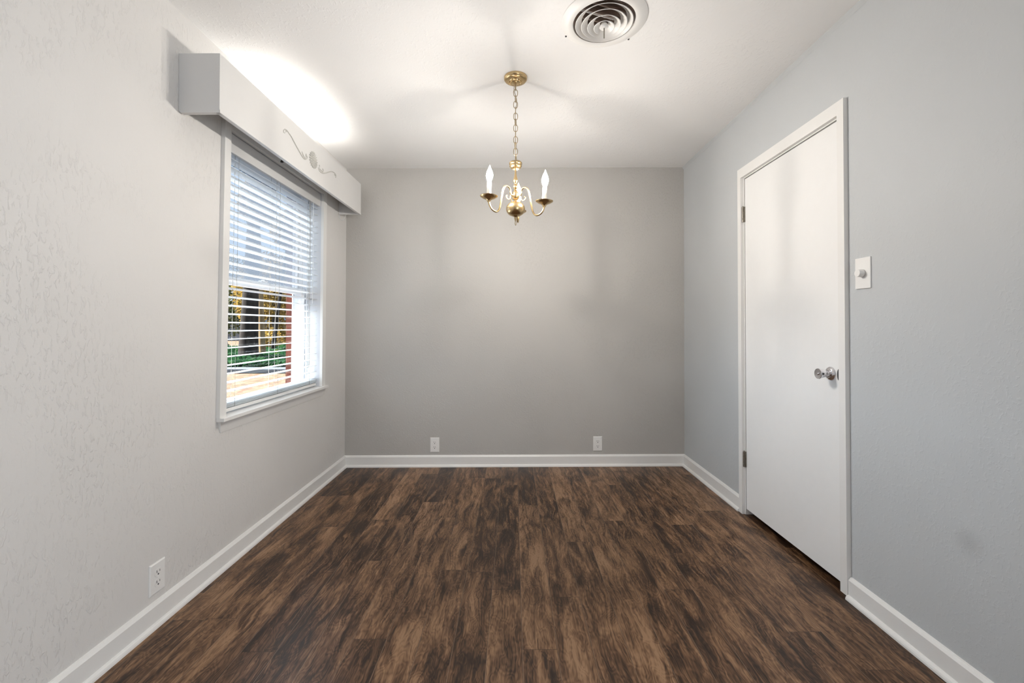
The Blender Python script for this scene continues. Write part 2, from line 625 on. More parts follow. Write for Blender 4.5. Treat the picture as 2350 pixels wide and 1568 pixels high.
# slim caulked cove along the right ceiling line
cv = MB()
cv.prism([(0, 0), (0.013, 0), (0.010, -0.006), (0.005, -0.012), (0, -0.020)], YF, YB, lambda u, v, t: (XR - u, t, H + v))
struct(cv.build('trim_1', M['wall_r']))

# ------------------------------------------------------------------ door
door = struct(empty('door_1', (XR, (DY0 + DY1) / 2, 0)))
CT = 0.018                                                              # casing thickness
ca = MB()
ca.box(XR - CT, XR, DY0 - 0.037, DY0, 0.012, 2.087)
ca.box(XR - CT, XR, DY1, DY1 + 0.037, 0.0, 2.087)
ca.box(XR - CT, XR, DY0, DY1, DZ1, 2.087)
ca.build('door_casing', M['trim'], door)
jb = MB()
jb.box(XR, XR + 0.09, DY0 - 0.002, DY0 + 0.006, 0, DZ1 + 0.004)
jb.box(XR, XR + 0.09, DY1 - 0.006, DY1 + 0.002, 0, DZ1 + 0.004)
jb.box(XR, XR + 0.09, DY0, DY1, DZ1 - 0.006, DZ1 + 0.004)
jb.build('door_jamb', M['trim'], door)
dp = MB().box(XR + 0.004, XR + 0.040, DY0 + 0.010, DY1 - 0.009, 0.034, DZ1 - 0.010, 0.0015).build('door_panel', M['door'], door)
kx, ky, kz = XR + 0.004, 1.925, 0.926
T = Matrix.Translation((kx, ky, kz)) @ Matrix.Rotation(-PI / 2, 4, 'Y')      # local Z points into the room
kb = MB().lathe([(0.0, 0.0), (0.031, 0.0), (0.031, 0.002), (0.0295, 0.005), (0.024, 0.010), (0.017, 0.0125), (0.0, 0.013)], 32, T)
kb.build('knob_rosette', M['chrome'], door, smooth=True)
kn = MB().lathe([(0.0, 0.010), (0.0150, 0.010), (0.0142, 0.018), (0.0150, 0.024), (0.0172, 0.032), (0.0198, 0.041), (0.0232, 0.053), (0.0236, 0.056),
                 (0.0225, 0.0575), (0.017, 0.0562), (0.010, 0.0555), (0.0, 0.0555)], 32, T)
kn.build('door_knob', M['chrome'], door, smooth=True)
MB().lathe([(0, 0.0552), (0.0048, 0.0552), (0.0048, 0.0578), (0.0038, 0.0585), (0, 0.0585)], 16, T).build('knob_button', M['chrome'], door, smooth=True)
for hz in (1.808, 0.333):
    hb = MB()
    hy = DY1 - 0.003
    hb.box(XR - 0.0035, XR + 0.006, hy - 0.010, hy + 0.003, hz - 0.046, hz + 0.046)
    for k in range(5):
        z0_ = hz - 0.046 + k * 0.0184
        hb.lathe([(0, z0_), (0.0058, z0_), (0.0062, z0_ + 0.002), (0.0062, z0_ + 0.0160), (0.0058, z0_ + 0.0178), (0, z0_ + 0.0178)], 12,
                 Matrix.Translation((XR - 0.006, hy, 0)))
    hb.lathe([(0, hz + 0.046), (0.005, hz + 0.046), (0.004, hz + 0.050), (0, hz + 0.051)], 12, Matrix.Translation((XR - 0.006, hy, 0)))
    hb.build('door_hinge', M['nickel'], door)
sp = MB()
sp.prism([(0.0105 * math.cos(a), 0.025 * math.sin(a)) for a in [PI * 2 * k / 20 for k in range(20)]], XR + 0.0028, XR + 0.0045,
         lambda u, v, t: (t, DY0 + 0.0265 + u, 0.926 + v))
sp.build('strike_plate', M['slot'], door)

# ------------------------------------------------------------------ window
SAG[0] = True
win = struct(empty('window_1', (XL, (WY0 + WY1) / 2, WZ0)))
ca = MB()
ca.box(XL, XL + 0.018, WY0 - 0.045, WY0, 0.7205, 2.135)
ca.box(XL, XL + 0.018, WY1, WY1 + 0.050, 0.7205, 2.135)
ca.box(XL, XL + 0.018, WY0, WY1, WZ1, 2.135)
ca.build('window_casing', M['trim'], win)
MB().box(XL - 0.105, XL + 0.036, WY0 - 0.042, WY1 + 0.074, 0.703, 0.7205, 0.002).build('window_sill', M['trim'], win)
ap = MB()
ap0, ap1 = ((2.047, 0.7035, 0.016), (2.064, 0.648, 0.003)), ((3.142, 0.7035, 0.016), (3.147, 0.648, 0.003))
va_ = [[(XL, y_, z_), (XL + d_, y_, z_)] for y_, z_, d_ in (*ap0, *ap1)]    # wedge: thick under the sill, thin at the bottom
(tA, tB), (bA, bB), (tC, tD), (bC, bD) = va_
for quad in ((tA, tB, bB, bA), (tC, bC, bD, tD), (tB, tD, bD, bB), (tA, bA, bC, tC), (tA, tC, tD, tB), (bA, bB, bD, bC)):
    ap.face(quad)
bmesh.ops.remove_doubles(ap.bm, verts=ap.bm.verts, dist=1e-5)
ap.build('window_apron', M['trim'], win)
JX = XL - 0.196
jb = MB()
jb.box(JX, XL + 0.001, WY0 - 0.012, WY0, 0.70, WZ1 + 0.012)
jb.box(JX, XL + 0.001, WY1, WY1 + 0.012, 0.70, WZ1 + 0.012)
jb.box(JX, XL + 0.001, WY0, WY1, WZ1, WZ1 + 0.012)
jb.box(JX, XL - 0.10, WY0, WY1, 0.700, 0.722)
# parting strips of the sash tracks
for yy, sg in ((WY0, 1), (WY1, -1)):
    jb.box(XL - 0.098, XL - 0.088, yy, yy + sg * 0.012, 0.72, WZ1)
    jb.box(XL - 0.150, XL - 0.143, yy, yy + sg * 0.010, 0.72, WZ1)
    jb.box(XL - 0.194, XL - 0.186, yy, yy + sg * 0.014, 0.72, WZ1)
jb.build('window_jamb', M['vinyl'], win)


def sash(name, xa, xb, za, zb, top, bot, glass):
    s_ = MB()
    st = 0.026
    s_.box(xa, xb, WY0 + 0.003, WY0 + 0.003 + st, za, zb)
    s_.box(xa, xb, WY1 - 0.003 - st, WY1 - 0.003, za, zb)
    s_.box(xa, xb, WY0 + 0.003 + st, WY1 - 0.003 - st, zb - top, zb)
    s_.box(xa, xb, WY0 + 0.003 + st, WY1 - 0.003 - st, za, za + bot)
    o = s_.build(name, M['vinyl'], win)
    xm = (xa + xb) / 2
    MB().box(xm - 0.002, xm + 0.002, WY0 + 0.026, WY1 - 0.026, za + bot - 0.004, zb - top + 0.004).build('window_pane', glass, o)
    return o


ls = sash('lower_sash', XL - 0.140, XL - 0.102, 0.723, 1.405, 0.040, 0.040, M['pane'])
us = sash('upper_sash', XL - 0.184, XL - 0.152, 1.372, 2.080, 0.036, 0.036, M['pane_hazy'])
lk = MB()
lk.box(XL - 0.128, XL - 0.106, 2.56, 2.62, 1.405, 1.414, 0.002)
lk.lathe([(0, 1.414), (0.010, 1.414), (0.009, 1.421), (0, 1.422)], 16, Matrix.Translation((XL - 0.117, 2.59, 0)))
lk.build('sash_lock', M['vinyl'], ls)

# ------------------------------------------------------------------ blind
SX0, SX1 = XL - 0.072, XL - 0.020                                         # slat from back to front
bl = empty('window_blind', (XL - 0.046, (WY0 + WY1) / 2, 0.7205))
tag(bl, 'white horizontal slat blind lowered over the window, slats open', 'blind')
hr = MB()
hr.box(SX0 - 0.004, SX1 - 0.002, WY0 + 0.008, WY1 - 0.008, 2.035, 2.078)
hr.box(SX1 - 0.002, SX1 + 0.016, WY0 + 0.003, WY1 - 0.003, 1.992, 2.082, 0.002)
hr.build('headrail', M['valance'], bl)
MB().box(SX0, SX1, WY0 + 0.010, WY1 - 0.010, 0.7295, 0.7465, 0.003).build('bottom_rail', M['trim'], bl)


def slat_mesh(tilt):
    mb = MB()
    xm = (SX0 + SX1) / 2
    hw = (SX1 - SX0) / 2
    top, bot = [], []
    for k in range(7):
        u = -1 + 2 * k / 6
        z = 0.0022 * (1 - u * u)
        top.append((u * hw, z + 0.0026)); bot.append((u * hw, z))
    c, s_ = math.cos(tilt), math.sin(tilt)
    prof = [(xm + a * c - b * s_, a * s_ + b * c) for a, b in top + bot[::-1]]
    mb.prism(prof, WY0 + 0.010, WY1 - 0.010, lambda u, v, t: (u, t, v))
    return mb


proto = None
levels = [1.1215 + 0.0424 * k for k in range(-8, 21)] + [0.7505 + 0.0062 * k for k in range(4)]
for i, z in enumerate(levels):
    if proto is None:
        proto = slat_mesh(math.radians(2.5)).build('slat', M['slat'], bl, origin=((SX0 + SX1) / 2, (WY0 + WY1) / 2, 0.0), smooth=False)
        base_loc = W(Vector(((SX0 + SX1) / 2, (WY0 + WY1) / 2, 0.0)))
        s_ = proto
    else:
        s_ = proto.copy()
        C.objects.link(s_)
        s_.parent = bl
    tgt = W(Vector(((SX0 + SX1) / 2, (WY0 + WY1) / 2, z)))
    s_.location = tgt - bl.location
for yc in (2.195, 2.585, 2.975):
    for xx, rr in ((SX1 + 0.0015, 0.0007), (SX0 - 0.0015, 0.0007)):
        MB().tube([(xx, yc, 0.748), (xx, yc, 1.40), (xx, yc, 2.036)], rr, 6).build('ladder_cord', M['string'], bl)
    MB().tube([((SX0 + SX1) / 2, yc + 0.012, 0.748), ((SX0 + SX1) / 2, yc + 0.012, 2.036)], 0.0009, 6).build('lift_cord', M['string'], bl)
wand = MB().tube([(SX1 + 0.012, 2.985, 2.03), (SX1 + 0.013, 2.985, 1.62), (SX1 + 0.013, 2.985, 1.30)], 0.0026, 8)
wand.build('tilt_wand', M['slat'], bl, smooth=True)
for yc in (2.93, 2.945):
    MB().tube(spline([(SX1 + 0.011, yc, 2.02), (SX1 + 0.012, yc + 0.002, 1.7), (SX1 + 0.013, yc - 0.004, 1.35), (SX1 + 0.012, yc + 0.003, 0.98), (SX1 + 0.012, yc, 0.86)], 6),
              0.0012, 6).build('pull_cord', M['string'], bl)

# ------------------------------------------------------------------ valance
PX = XL + 0.168                                                           # face of the front board
VA0, VA1, VZ0, VZ1 = 1.772, 3.410, 2.016, 2.257
va = empty('window_valance', (XL, (VA0 + VA1) / 2, VZ0))
tag(va, 'long white box valance with carved silver ornament above the window', 'valance')
fp = MB()
fp.box(PX - 0.019, PX, VA0 + 0.0006, VA1 - 0.0006, VZ0 + 0.006, VZ1)
fp.box(PX - 0.018, PX + 0.0018, VA0 + 0.0006, VA1 - 0.0006, VZ0, VZ0 + 0.012, 0.001)
fp.build('front_panel', M['valance'], va)
for ya, yb in ((VA0, VA0 + 0.019), (VA1 - 0.019, VA1)):
    ep = MB()
    ep.prism([(XL + 0.001, VZ0 + 0.010), (XL + 0.009, VZ0), (PX - 0.0006, VZ0), (PX - 0.0006, VZ1), (XL + 0.001, VZ1)], ya, yb, lambda u, v, t: (u, t, v))
    ep.build('end_panel', M['valance'], va)


MB().box(XL + 0.002, PX - 0.019, VA0 + 0.019, VA1 - 0.019, 2.150, 2.162).build('top_panel', M['valance'], va)


def onface(px, py):
    """point of the front board seen at this place of the front view"""
    Y = -PX * 1000.0 / (1179.0 - px)
    return Y, CAM.z + (748.0 - py) * Y / 1000.0 + 0.005


def zf(x, y):
    return onface(620 + x / 10.456, 280 + y / 10.456)


def applique(strokes, name):
    mb = MB()
    for pts, r0, r1, r2 in strokes:
        P = [Vector((PX + 0.0008, *zf(*p))) for p in pts]
        S = spline(P, 6)
        n = len(S)
        rad = []
        for i in range(n):
            f = i / (n - 1)
            rad.append(r0 + (r1 - r0) * min(1, f * 2) if f < 0.5 else r1 + (r2 - r1) * (f - 0.5) * 2)
        mb.tube(S, rad, 8)
        for e in (0, -1):
            b2 = bmesh.new()
            bmesh.ops.create_uvsphere(b2, u_segments=10, v_segments=6, radius=rad[e] * 1.5)
            mb.add(b2, Matrix.Translation(S[e]))
    return mb.build(name, M['silver'], va, smooth=True)


applique([
    ([(318, 262), (296, 252), (288, 220), (300, 190), (330, 176), (362, 196), (395, 240), (470, 345), (525, 450), (585, 560), (645, 665), (700, 760), (750, 840), (795, 890),
      (835, 892), (858, 865), (856, 825), (838, 800)], 0.0016, 0.0034, 0.0020),
    ([(335, 185), (352, 215), (345, 240)], 0.0022, 0.0026, 0.0015),
    ([(735, 718), (752, 770), (780, 830), (810, 868)], 0.0014, 0.0036, 0.0024),
    ([(835, 775), (828, 800), (832, 840)], 0.0022, 0.0030, 0.0020),
], 'scroll_ornament')
applique([
    ([(1152, 1042), (1158, 1078), (1138, 1110), (1150, 1160), (1190, 1205), (1250, 1228), (1320, 1220), (1395, 1196), (1455, 1190), (1510, 1218), (1545, 1262), (1553, 1300), (1545, 1332)],
     0.0022, 0.0040, 0.0018),
    ([(1165, 1130), (1195, 1165), (1235, 1195)], 0.0020, 0.0038, 0.0024),
    ([(1232, 1128), (1245, 1158), (1238, 1192)], 0.0018, 0.0034, 0.0024),
    ([(1520, 1262), (1535, 1285), (1552, 1300)], 0.0018, 0.0028, 0.0018),
], 'scroll_ornament')
my, mz = zf(1002, 912)
md = MB()
RM = 0.046
T = Matrix.Translation((PX - 0.001, my, mz)) @ Matrix.Rotation(PI / 2, 4, 'Y')
md.lathe([(0, 0.006), (RM * 0.5, 0.0055), (RM * 0.86, 0.0045), (RM * 0.93, 0.0), (0, 0.0)], 32, T)
for ring, cnt, rr in ((0.0, 1, 0.0085), (0.36, 8, 0.0075), (0.66, 13, 0.0068), (0.90, 18, 0.0066)):
    for k in range(cnt):
        a = 2 * PI * (k + 0.5 * (cnt % 2)) / cnt
        b2 = bmesh.new()
        bmesh.ops.create_uvsphere(b2, u_segments=10, v_segments=6, radius=1.0)
        md.add(b2, Matrix.Translation((PX + 0.004 - ring * 0.0015, my + RM * ring * math.cos(a), mz + RM * ring * math.sin(a)))
               @ Matrix.Rotation(a, 4, 'X') @ Matrix.Diagonal((0.006, rr * 1.25, rr * 0.72, 1)))
md.build('medallion', M['silver'], va, smooth=True)

# little dark hook on the underside of the front board, loop of cord at the far end
hk = MB()
hy, hz_ = onface(658, 377)
hk.lathe([(0, 0), (0.004, 0), (0.004, -0.006), (0.0075, -0.008), (0.0075, -0.012), (0, -0.013)], 14, Matrix.Translation((PX - 0.030, hy, VZ0 + 0.010)))
hk.box(PX - 0.034, PX - 0.0185, hy - 0.004, hy + 0.004, VZ0 + 0.006, VZ0 + 0.010)
hk.build('hook', M['bark'], va)
cp = MB().tube(spline([(XL + 0.004, 3.396, VZ0 + 0.004), (XL + 0.008, 3.392, VZ0 - 0.022), (XL + 0.020, 3.392, VZ0 - 0.043), (XL + 0.036, 3.392, VZ0 - 0.043),
                       (XL + 0.050, 3.392, VZ0 - 0.022), (XL + 0.058, 3.396, VZ0 + 0.002)], 6), 0.0016, 6)
o = cp.build('cord_loop', M['slat'], None, origin=(XL + 0.03, 3.394, VZ0 - 0.04), smooth=True)
tag(o, 'thin white cord loop hanging under the far end of the valance', 'cord')

# ------------------------------------------------------------------ chandelier
CX, CY = 0.0095, 2.258
ch = empty('chandelier', (CX, CY, H))
tag(ch, 'antique brass chandelier with three lit candle bulbs hanging from the ceiling', 'chandelier')
DZ = W(Vector((CX, CY, 1.5))).z - 1.5


def at(z):
    return Matrix.Translation((CX, CY, z))


MB().lathe([(0, H), (0.060, H), (0.060, H - 0.010), (0.056, H - 0.016), (0.047, H - 0.0205), (0.036, H - 0.022), (0.034, H - 0.0245), (0.020, H - 0.030), (0.012, H - 0.033), (0, H - 0.033)], 40,
           Matrix.Translation((CX, CY, 0))).build('canopy', M['brass'], ch, smooth=True)
fl = MB()
for k in range(22):
    a = 2 * PI * k / 22
    b2 = bmesh.new()
    bmesh.ops.create_uvsphere(b2, u_segments=8, v_segments=6, radius=1.0)
    fl.add(b2, Matrix.Translation((CX + 0.026 * math.cos(a), CY + 0.026 * math.sin(a), H - 0.0265)) @ Matrix.Rotation(a, 4, 'Z') @ Matrix.Diagonal((0.0095, 0.0024, 0.0030, 1)))
fl.build('canopy_rosette', M['brass'], ch, smooth=True)


def link(zc, ang, hh=0.0178, hw=0.0105, r=0.00165):
    pts = []
    for k in range(20):
        a = 2 * PI * k / 20
        u = hw * math.copysign(abs(math.cos(a)) ** 0.8, math.cos(a))
        v = hh * math.copysign(abs(math.sin(a)) ** 0.8, math.sin(a))
        pts.append((CX + u * math.cos(ang), CY + u * math.sin(ang), zc + v))
    return MB().tube(pts, r, 8, loop=True)


ztop = H - 0.036
zbot = 1.997
nl = 13
step = (ztop - zbot - 0.032) / (nl - 1)
for k in range(nl):
    zc = ztop - 0.014 - k * step
    a = (0.06 if k % 2 else PI / 2 - 0.15 + 0.25 * math.sin(k * 1.7))
    link(zc, a).build('chain_link', M['brass_dark'], ch, smooth=True)
cpts = []
for k in range(26):
    f = k / 25
    z = ztop + 0.004 - f * (ztop - zbot + 0.004)
    cpts.append((CX + 0.0085 * math.sin(f * 17 + 3.6) * (0.5 + 0.5 * math.cos(f * 5)) , CY + 0.005 * math.cos(f * 17), z))
MB().tube(spline(cpts, 3), 0.0016, 6).build('lamp_cord', M['cord'], ch, smooth=True)
# turned centre column, top to bottom
MB().lathe([(0, 1.990), (0.006, 1.990), (0.010, 1.986), (0.028, 1.982), (0.0335, 1.976), (0.0335, 1.969), (0.031, 1.966), (0.0325, 1.960), (0.028, 1.950), (0.018, 1.944), (0.008, 1.9425), (0, 1.942)], 32,
           at(0.011)).build('stem_cap', M['brass'], ch, smooth=True)
MB().lathe([(0.0045, 1.944), (0.0046, 1.925), (0.006, 1.912), (0.009, 1.898), (0.0125, 1.886), (0.0120, 1.878), (0.007, 1.872), (0.0055, 1.868), (0.008, 1.863), (0.0125, 1.856), (0.0125, 1.849),
            (0.008, 1.842), (0.0052, 1.839), (0.007, 1.834), (0.011, 1.831), (0.008, 1.827), (0.007, 1.818)], 28, at(0.011)).build('stem', M['brass'], ch, smooth=True)
MB().lathe([(0, 1.827), (0.013, 1.827), (0.0165, 1.822), (0.0165, 1.806), (0.021, 1.802), (0.020, 1.796), (0.015, 1.788), (0.008, 1.784), (0.006, 1.778), (0.010, 1.774), (0.006, 1.770), (0, 1.770)], 32,
           at(0.011)).build('hub', M['brass'], ch, smooth=True)
ball = [(0.0, 1.774)]
for k in range(1, 16):
    a = PI / 2 - PI * k / 16
    ball.append((0.0495 * math.cos(a) ** 0.85, 1.737 + 0.038 * math.sin(a)))
ball += [(0.010, 1.697), (0.0065, 1.694), (0, 1.694)]
MB().lathe(ball, 40, at(0.011)).build('ball', M['brass'], ch, smooth=True)
fi = MB().lathe([(0, 1.708), (0.007, 1.708), (0.0075, 1.699), (0.0055, 1.692), (0.004, 1.686), (0, 1.686)], 16, at(0))
fi.tube([(CX + 0.0095 * math.cos(a) * 0.35, CY + 0.0095 * math.cos(a), 1.676 + 0.0115 * math.sin(a)) for a in [2 * PI * k / 18 for k in range(18)]], 0.0016, 8, loop=True)
fi.build('finial_ring', M['brass_dark'], ch, smooth=True)
for k, (deg, dz) in enumerate(((213, 0.011), (333, -0.011), (84, 0.0))):
    a = math.radians(deg)
    ca_, sa_ = math.cos(a), math.sin(a)

    def P(r, z):
        return Vector((CX + r * ca_, CY + r * sa_, z + dz * r / 0.16))

    prof = [(0.017, 1.817), (0.026, 1.817), (0.031, 1.823), (0.032, 1.838), (0.038, 1.850), (0.051, 1.8555), (0.066, 1.850), (0.076, 1.832), (0.083, 1.800), (0.090, 1.762), (0.099, 1.727), (0.113, 1.711),
            (0.130, 1.7115), (0.146, 1.721), (0.156, 1.736), (0.160, 1.750), (0.1605, 1.757)]
    ar = MB().tube(spline([P(*p) for p in prof], 5), 0.0046, 10)
    arm = ar.build('arm', M['brass'], ch, smooth=True)
    sc = MB()
    sc.tube(spline([P(0.030, 1.823), P(0.030, 1.809), P(0.034, 1.795), P(0.044, 1.789), P(0.055, 1.794), P(0.058, 1.803), P(0.052, 1.807)], 5), 0.0027, 8)
    sc.tube(spline([P(0.034, 1.797), P(0.029, 1.790), P(0.025, 1.782)], 4), 0.0022, 8)
    for e in (P(0.052, 1.807), P(0.025, 1.782)):
        b2 = bmesh.new()
        bmesh.ops.create_uvsphere(b2, u_segments=8, v_segments=6, radius=0.0036)
        sc.add(b2, Matrix.Translation(e))
    sc.build('arm_scroll', M['brass'], arm, smooth=True)
    b0 = P(0.1605, 0)
    TT = Matrix.Translation((b0.x, b0.y, b0.z - 0.034)) @ Matrix.Translation((0, 0, 1.79)) @ Matrix.Rotation(-dz * 3.5, 4, Vector((-sa_, ca_, 0))) @ Matrix.Translation((0, 0, -1.79))
    MB().lathe([(0, 1.784), (0.008, 1.784), (0.009, 1.790), (0.013, 1.794), (0.016, 1.797), (0.030, 1.802), (0.043, 1.810), (0.0445, 1.8135), (0.041, 1.8125), (0.029, 1.806), (0.015, 1.803),
                (0.0145, 1.812), (0, 1.812)], 36, TT).build('drip_pan', M['brass'], arm, smooth=True)
    MB().lathe([(0, 1.806), (0.0108, 1.806), (0.0112, 1.812), (0.0108, 1.845), (0.0112, 1.882), (0.0095, 1.885), (0, 1.885)], 24, TT).build('candle_sleeve', M['sleeve'], arm, smooth=True)
    MB().lathe([(0.0, 1.884), (0.0085, 1.884), (0.0095, 1.890), (0.0145, 1.903), (0.0170, 1.915), (0.0160, 1.928), (0.0115, 1.942), (0.0060, 1.954), (0.0028, 1.962), (0.0012, 1.968), (0, 1.969)], 18,
               TT).build('bulb', M['bulb'], arm, smooth=True)

# ------------------------------------------------------------------ ceiling vent
ve = empty('ceiling_vent', (VX, VY, H))
tag(ve, 'round white ceiling air vent with concentric rings', 'vent')
VT = Matrix.Translation((VX, VY, H))
MB().lathe([(0.178, 0.0), (0.178, -0.003), (0.172, -0.006), (0.155, -0.0125), (0.140, -0.0155), (0.130, -0.012), (0.128, 0.0), (0.128, 0.012), (0.131, 0.012), (0.131, 0.0)], 64, VT, closed=True
           ).build('flange', M['ventw'], ve, smooth=True)
for r0, r1, zz in ((0.1205, 0.0945, -0.012), (0.096, 0.070, -0.018), (0.070, 0.044, -0.024), (0.0435, 0.0185, -0.029)):
    MB().lathe([(r0, zz - 0.004), (r1, zz + 0.0145), (r1 - 0.0015, zz + 0.0140), (r0 - 0.002, zz - 0.0055)], 56, VT, closed=True).build('diffuser_ring', M['ventw'], ve, smooth=True)
MB().lathe([(0, -0.036), (0.016, -0.035), (0.019, -0.031), (0.013, -0.018), (0, -0.016)], 32, VT).build('centre_disc', M['ventw'], ve, smooth=True)
st = MB()
for a in (0.35,):
    R = VT @ Matrix.Rotation(a, 4, 'Z')
    b2 = bmesh.new()
    bmesh.ops.create_cube(b2, size=1.0)
    st.add(b2, R @ Matrix.Translation((0, 0, 0.014)) @ Matrix.Diagonal((0.25, 0.0022, 0.006, 1)))
st.build('ring_bracket', M['ventw'], ve)
MB().box(VX - 0.0022, VX + 0.0022, VY - 0.002, VY + 0.0005, H - 0.078, H - 0.034).build('damper_lever', M['nickel'], ve)
dm = MB()
for k in range(-2, 3):
    b2 = bmesh.new()
    bmesh.ops.create_cube(b2, size=1.0)
    wdt = 2 * math.sqrt(max(0.0, 0.12 ** 2 - (k * 0.045) ** 2))
    dm.add(b2, VT @ Matrix.Rotation(0.35, 4, 'Z') @ Matrix.Translation((0, k * 0.045, 0.062)) @ Matrix.Rotation(math.radians(52), 4, 'X') @ Matrix.Diagonal((wdt, 0.044, 0.0015, 1)))
dm.build('damper_blades', M['duct'], ve)
MB().lathe([(0.1315, 0.001), (0.1315, 0.26), (0.0, 0.26)], 48, VT).build('duct', M['duct'], ve, smooth=True)
for px_, py_ in ((1299, 81), (1443, 91)):
    Y = (H - CAM.z) * 1000 / (748 - py_)
    X = (px_ - 1179) * Y / 1000
    MB().lathe([(0, 0.001), (0.0042, 0.001), (0.0040, -0.0016), (0, -0.0020)], 12, Matrix.Translation((X, Y, H - (0.0005 if math.hypot(X - VX, Y - VY) > 0.178 else 0.006)))).build(
        'screw_head', M['slot'], ve, smooth=True)

# ------------------------------------------------------------------ outlets and dimmer


def outlet(name, T, label, group):
    """T maps local (x right, y up, z out of the wall) into the room"""
    o = empty(name, T @ Vector((0, 0, 0)))
    tag(o, label, 'outlet', group)

    def put(mb2, nm, mat, par):
        bmesh.ops.transform(mb2.bm, matrix=T, verts=mb2.bm.verts)
        return mb2.build(nm, mat, par)

    pl = MB()
    hw, hh = 0.0365, 0.0590
    pl.prism([(-hw, -hh), (hw, -hh), (hw, hh), (-hw, hh)], 0.0, 0.003, lambda u, v, t: (u, v, t))
    # soft sloping rim
    r0 = [pl.bm.verts.new((sx * hw, sy * hh, 0.003)) for sx, sy in ((-1, -1), (1, -1), (1, 1), (-1, 1))]
    r1 = [pl.bm.verts.new((sx * (hw - 0.004), sy * (hh - 0.004), 0.0062)) for sx, sy in ((-1, -1), (1, -1), (1, 1), (-1, 1))]
    for i in range(4):
        pl.bm.faces.new((r0[i], r0[(i + 1) % 4], r1[(i + 1) % 4], r1[i]))
    pl.bm.faces.new(r1)
    put(pl, 'cover_plate', M['plastic'], o)
    for yc in (0.0195, -0.0195):
        rc = MB()
        pr = []
        for k in range(28):
            a = 2 * PI * k / 28
            pr.append((0.0172 * math.cos(a), yc + cl(0.0172 * math.sin(a), -0.0135, 0.0135)))
        rc.prism(pr, 0.0060, 0.0074, lambda u, v, t: (u, v, t))
        ro = put(rc, 'receptacle', M['plastic'], o)
        sl = MB()
        sl.box(-0.0080, -0.0055, yc - 0.001, yc + 0.0085, 0.0066, 0.0077)
        sl.box(0.0058, 0.0080, yc + 0.000, yc + 0.0078, 0.0066, 0.0077)
        sl.prism([(0.0030 * math.cos(a), yc - 0.0075 + 0.0032 * math.sin(a)) for a in [2 * PI * k / 14 for k in range(14)]], 0.0066, 0.0077, lambda u, v, t: (u, v, t))
        put(sl, 'socket_slots', M['slot'], ro)
    sw = MB().lathe([(0, 0.0060), (0.0030, 0.0060), (0.0028, 0.0070), (0, 0.0073)], 14)
    put(sw, 'screw', M['plastic'], o)
    return o


def frame(origin, right, out):
    up = Vector((0, 0, 1))
    r, u = Vector(right), Vector(out)
    m = Matrix((r, up, u)).transposed().to_4x4()
    m.translation = Vector(origin)
    return m


outlet('wall_outlet', frame((XL, 1.679, 0.181), (0, 1, 0), (1, 0, 0)), 'white double outlet low on the left wall below the window side', 'white wall outlets')
outlet('wall_outlet', frame((-0.640, YB, 0.176), (1, 0, 0), (0, -1, 0)), 'white double outlet on the dark grey back wall, nearer the window', 'white wall outlets')
outlet('wall_outlet', frame((0.683, YB, 0.180), (1, 0, 0), (0, -1, 0)), 'white double outlet on the dark grey back wall, nearer the door', 'white wall outlets')

T = frame((XR, 1.735, 1.347), (0, -1, 0), (-1, 0, 0))
dmm = empty('dimmer_switch', (XR, 1.735, 1.347))
tag(dmm, 'white dimmer switch with round knob on the right wall beside the door', 'switch')
pl = MB()
pl.box(-0.0375, 0.0375, -0.0615, 0.0615, 0.0, 0.0058, 0.0022)
bmesh.ops.transform(pl.bm, matrix=T, verts=pl.bm.verts)
pl.build('cover_plate', M['plastic'], dmm)
kb = MB().lathe([(0, 0.0055), (0.0135, 0.0055), (0.0135, 0.0085), (0.0158, 0.0088), (0.0160, 0.010), (0.0148, 0.026), (0.0138, 0.0275), (0.0, 0.028)], 32, T)
kb.build('dimmer_knob', M['plastic'], dmm, smooth=True)

# ------------------------------------------------------------------ outside the window
GZ = -0.30
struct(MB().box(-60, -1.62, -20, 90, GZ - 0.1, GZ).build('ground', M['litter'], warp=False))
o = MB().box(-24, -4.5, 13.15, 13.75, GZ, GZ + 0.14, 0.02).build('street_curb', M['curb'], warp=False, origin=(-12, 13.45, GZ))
struct(o)


def leaf_cloud(mb, cx, cy, cz, rx, ry, rz, n, size, rnd):
    for _ in range(n):
        while True:
            a, b, c = rnd.uniform(-1, 1), rnd.uniform(-1, 1), rnd.uniform(-1, 1)
            if a * a + b * b + c * c < 1:
                break
        p = Vector((cx + a * rx, cy + b * ry, cz + c * rz))
        u = Vector((rnd.gauss(0, 1), rnd.gauss(0, 1), rnd.gauss(0, 1))).normalized()
        v = u.orthogonal().normalized()
        s_ = size * rnd.uniform(0.6, 1.4)
        mb.face([p - u * s_, p + v * s_ * 0.55, p + u * s_, p - v * s_ * 0.55])


rnd = random.Random(3)
iv = MB()
for _ in range(14000):
    yy = rnd.uniform(13.9, 20.5)
    xx = -rnd.uniform(0.50, 0.70) * yy
    hh = 0.28 + 0.035 * (yy - 13.9) + 0.10 * math.sin(xx * 1.7) * math.sin(yy * 1.3)
    p = Vector((xx, yy, GZ + hh * rnd.uniform(0.2, 1.0)))
    u = Vector((rnd.gauss(0, 1), rnd.gauss(0, 1), rnd.gauss(0, 0.6))).normalized()
    v = u.orthogonal().normalized()
    s_ = rnd.uniform(0.045, 0.09)
    iv.face([p - u * s_, p + v * s_ * 0.7, p + u * s_, p - v * s_ * 0.7])
o = iv.build('ivy', M['ivy'], warp=False, origin=(-9.5, 16.0, GZ))
tag(o, 'bed of green ivy beyond the leaf strewn lawn outside the window', 'ivy', kind='stuff')


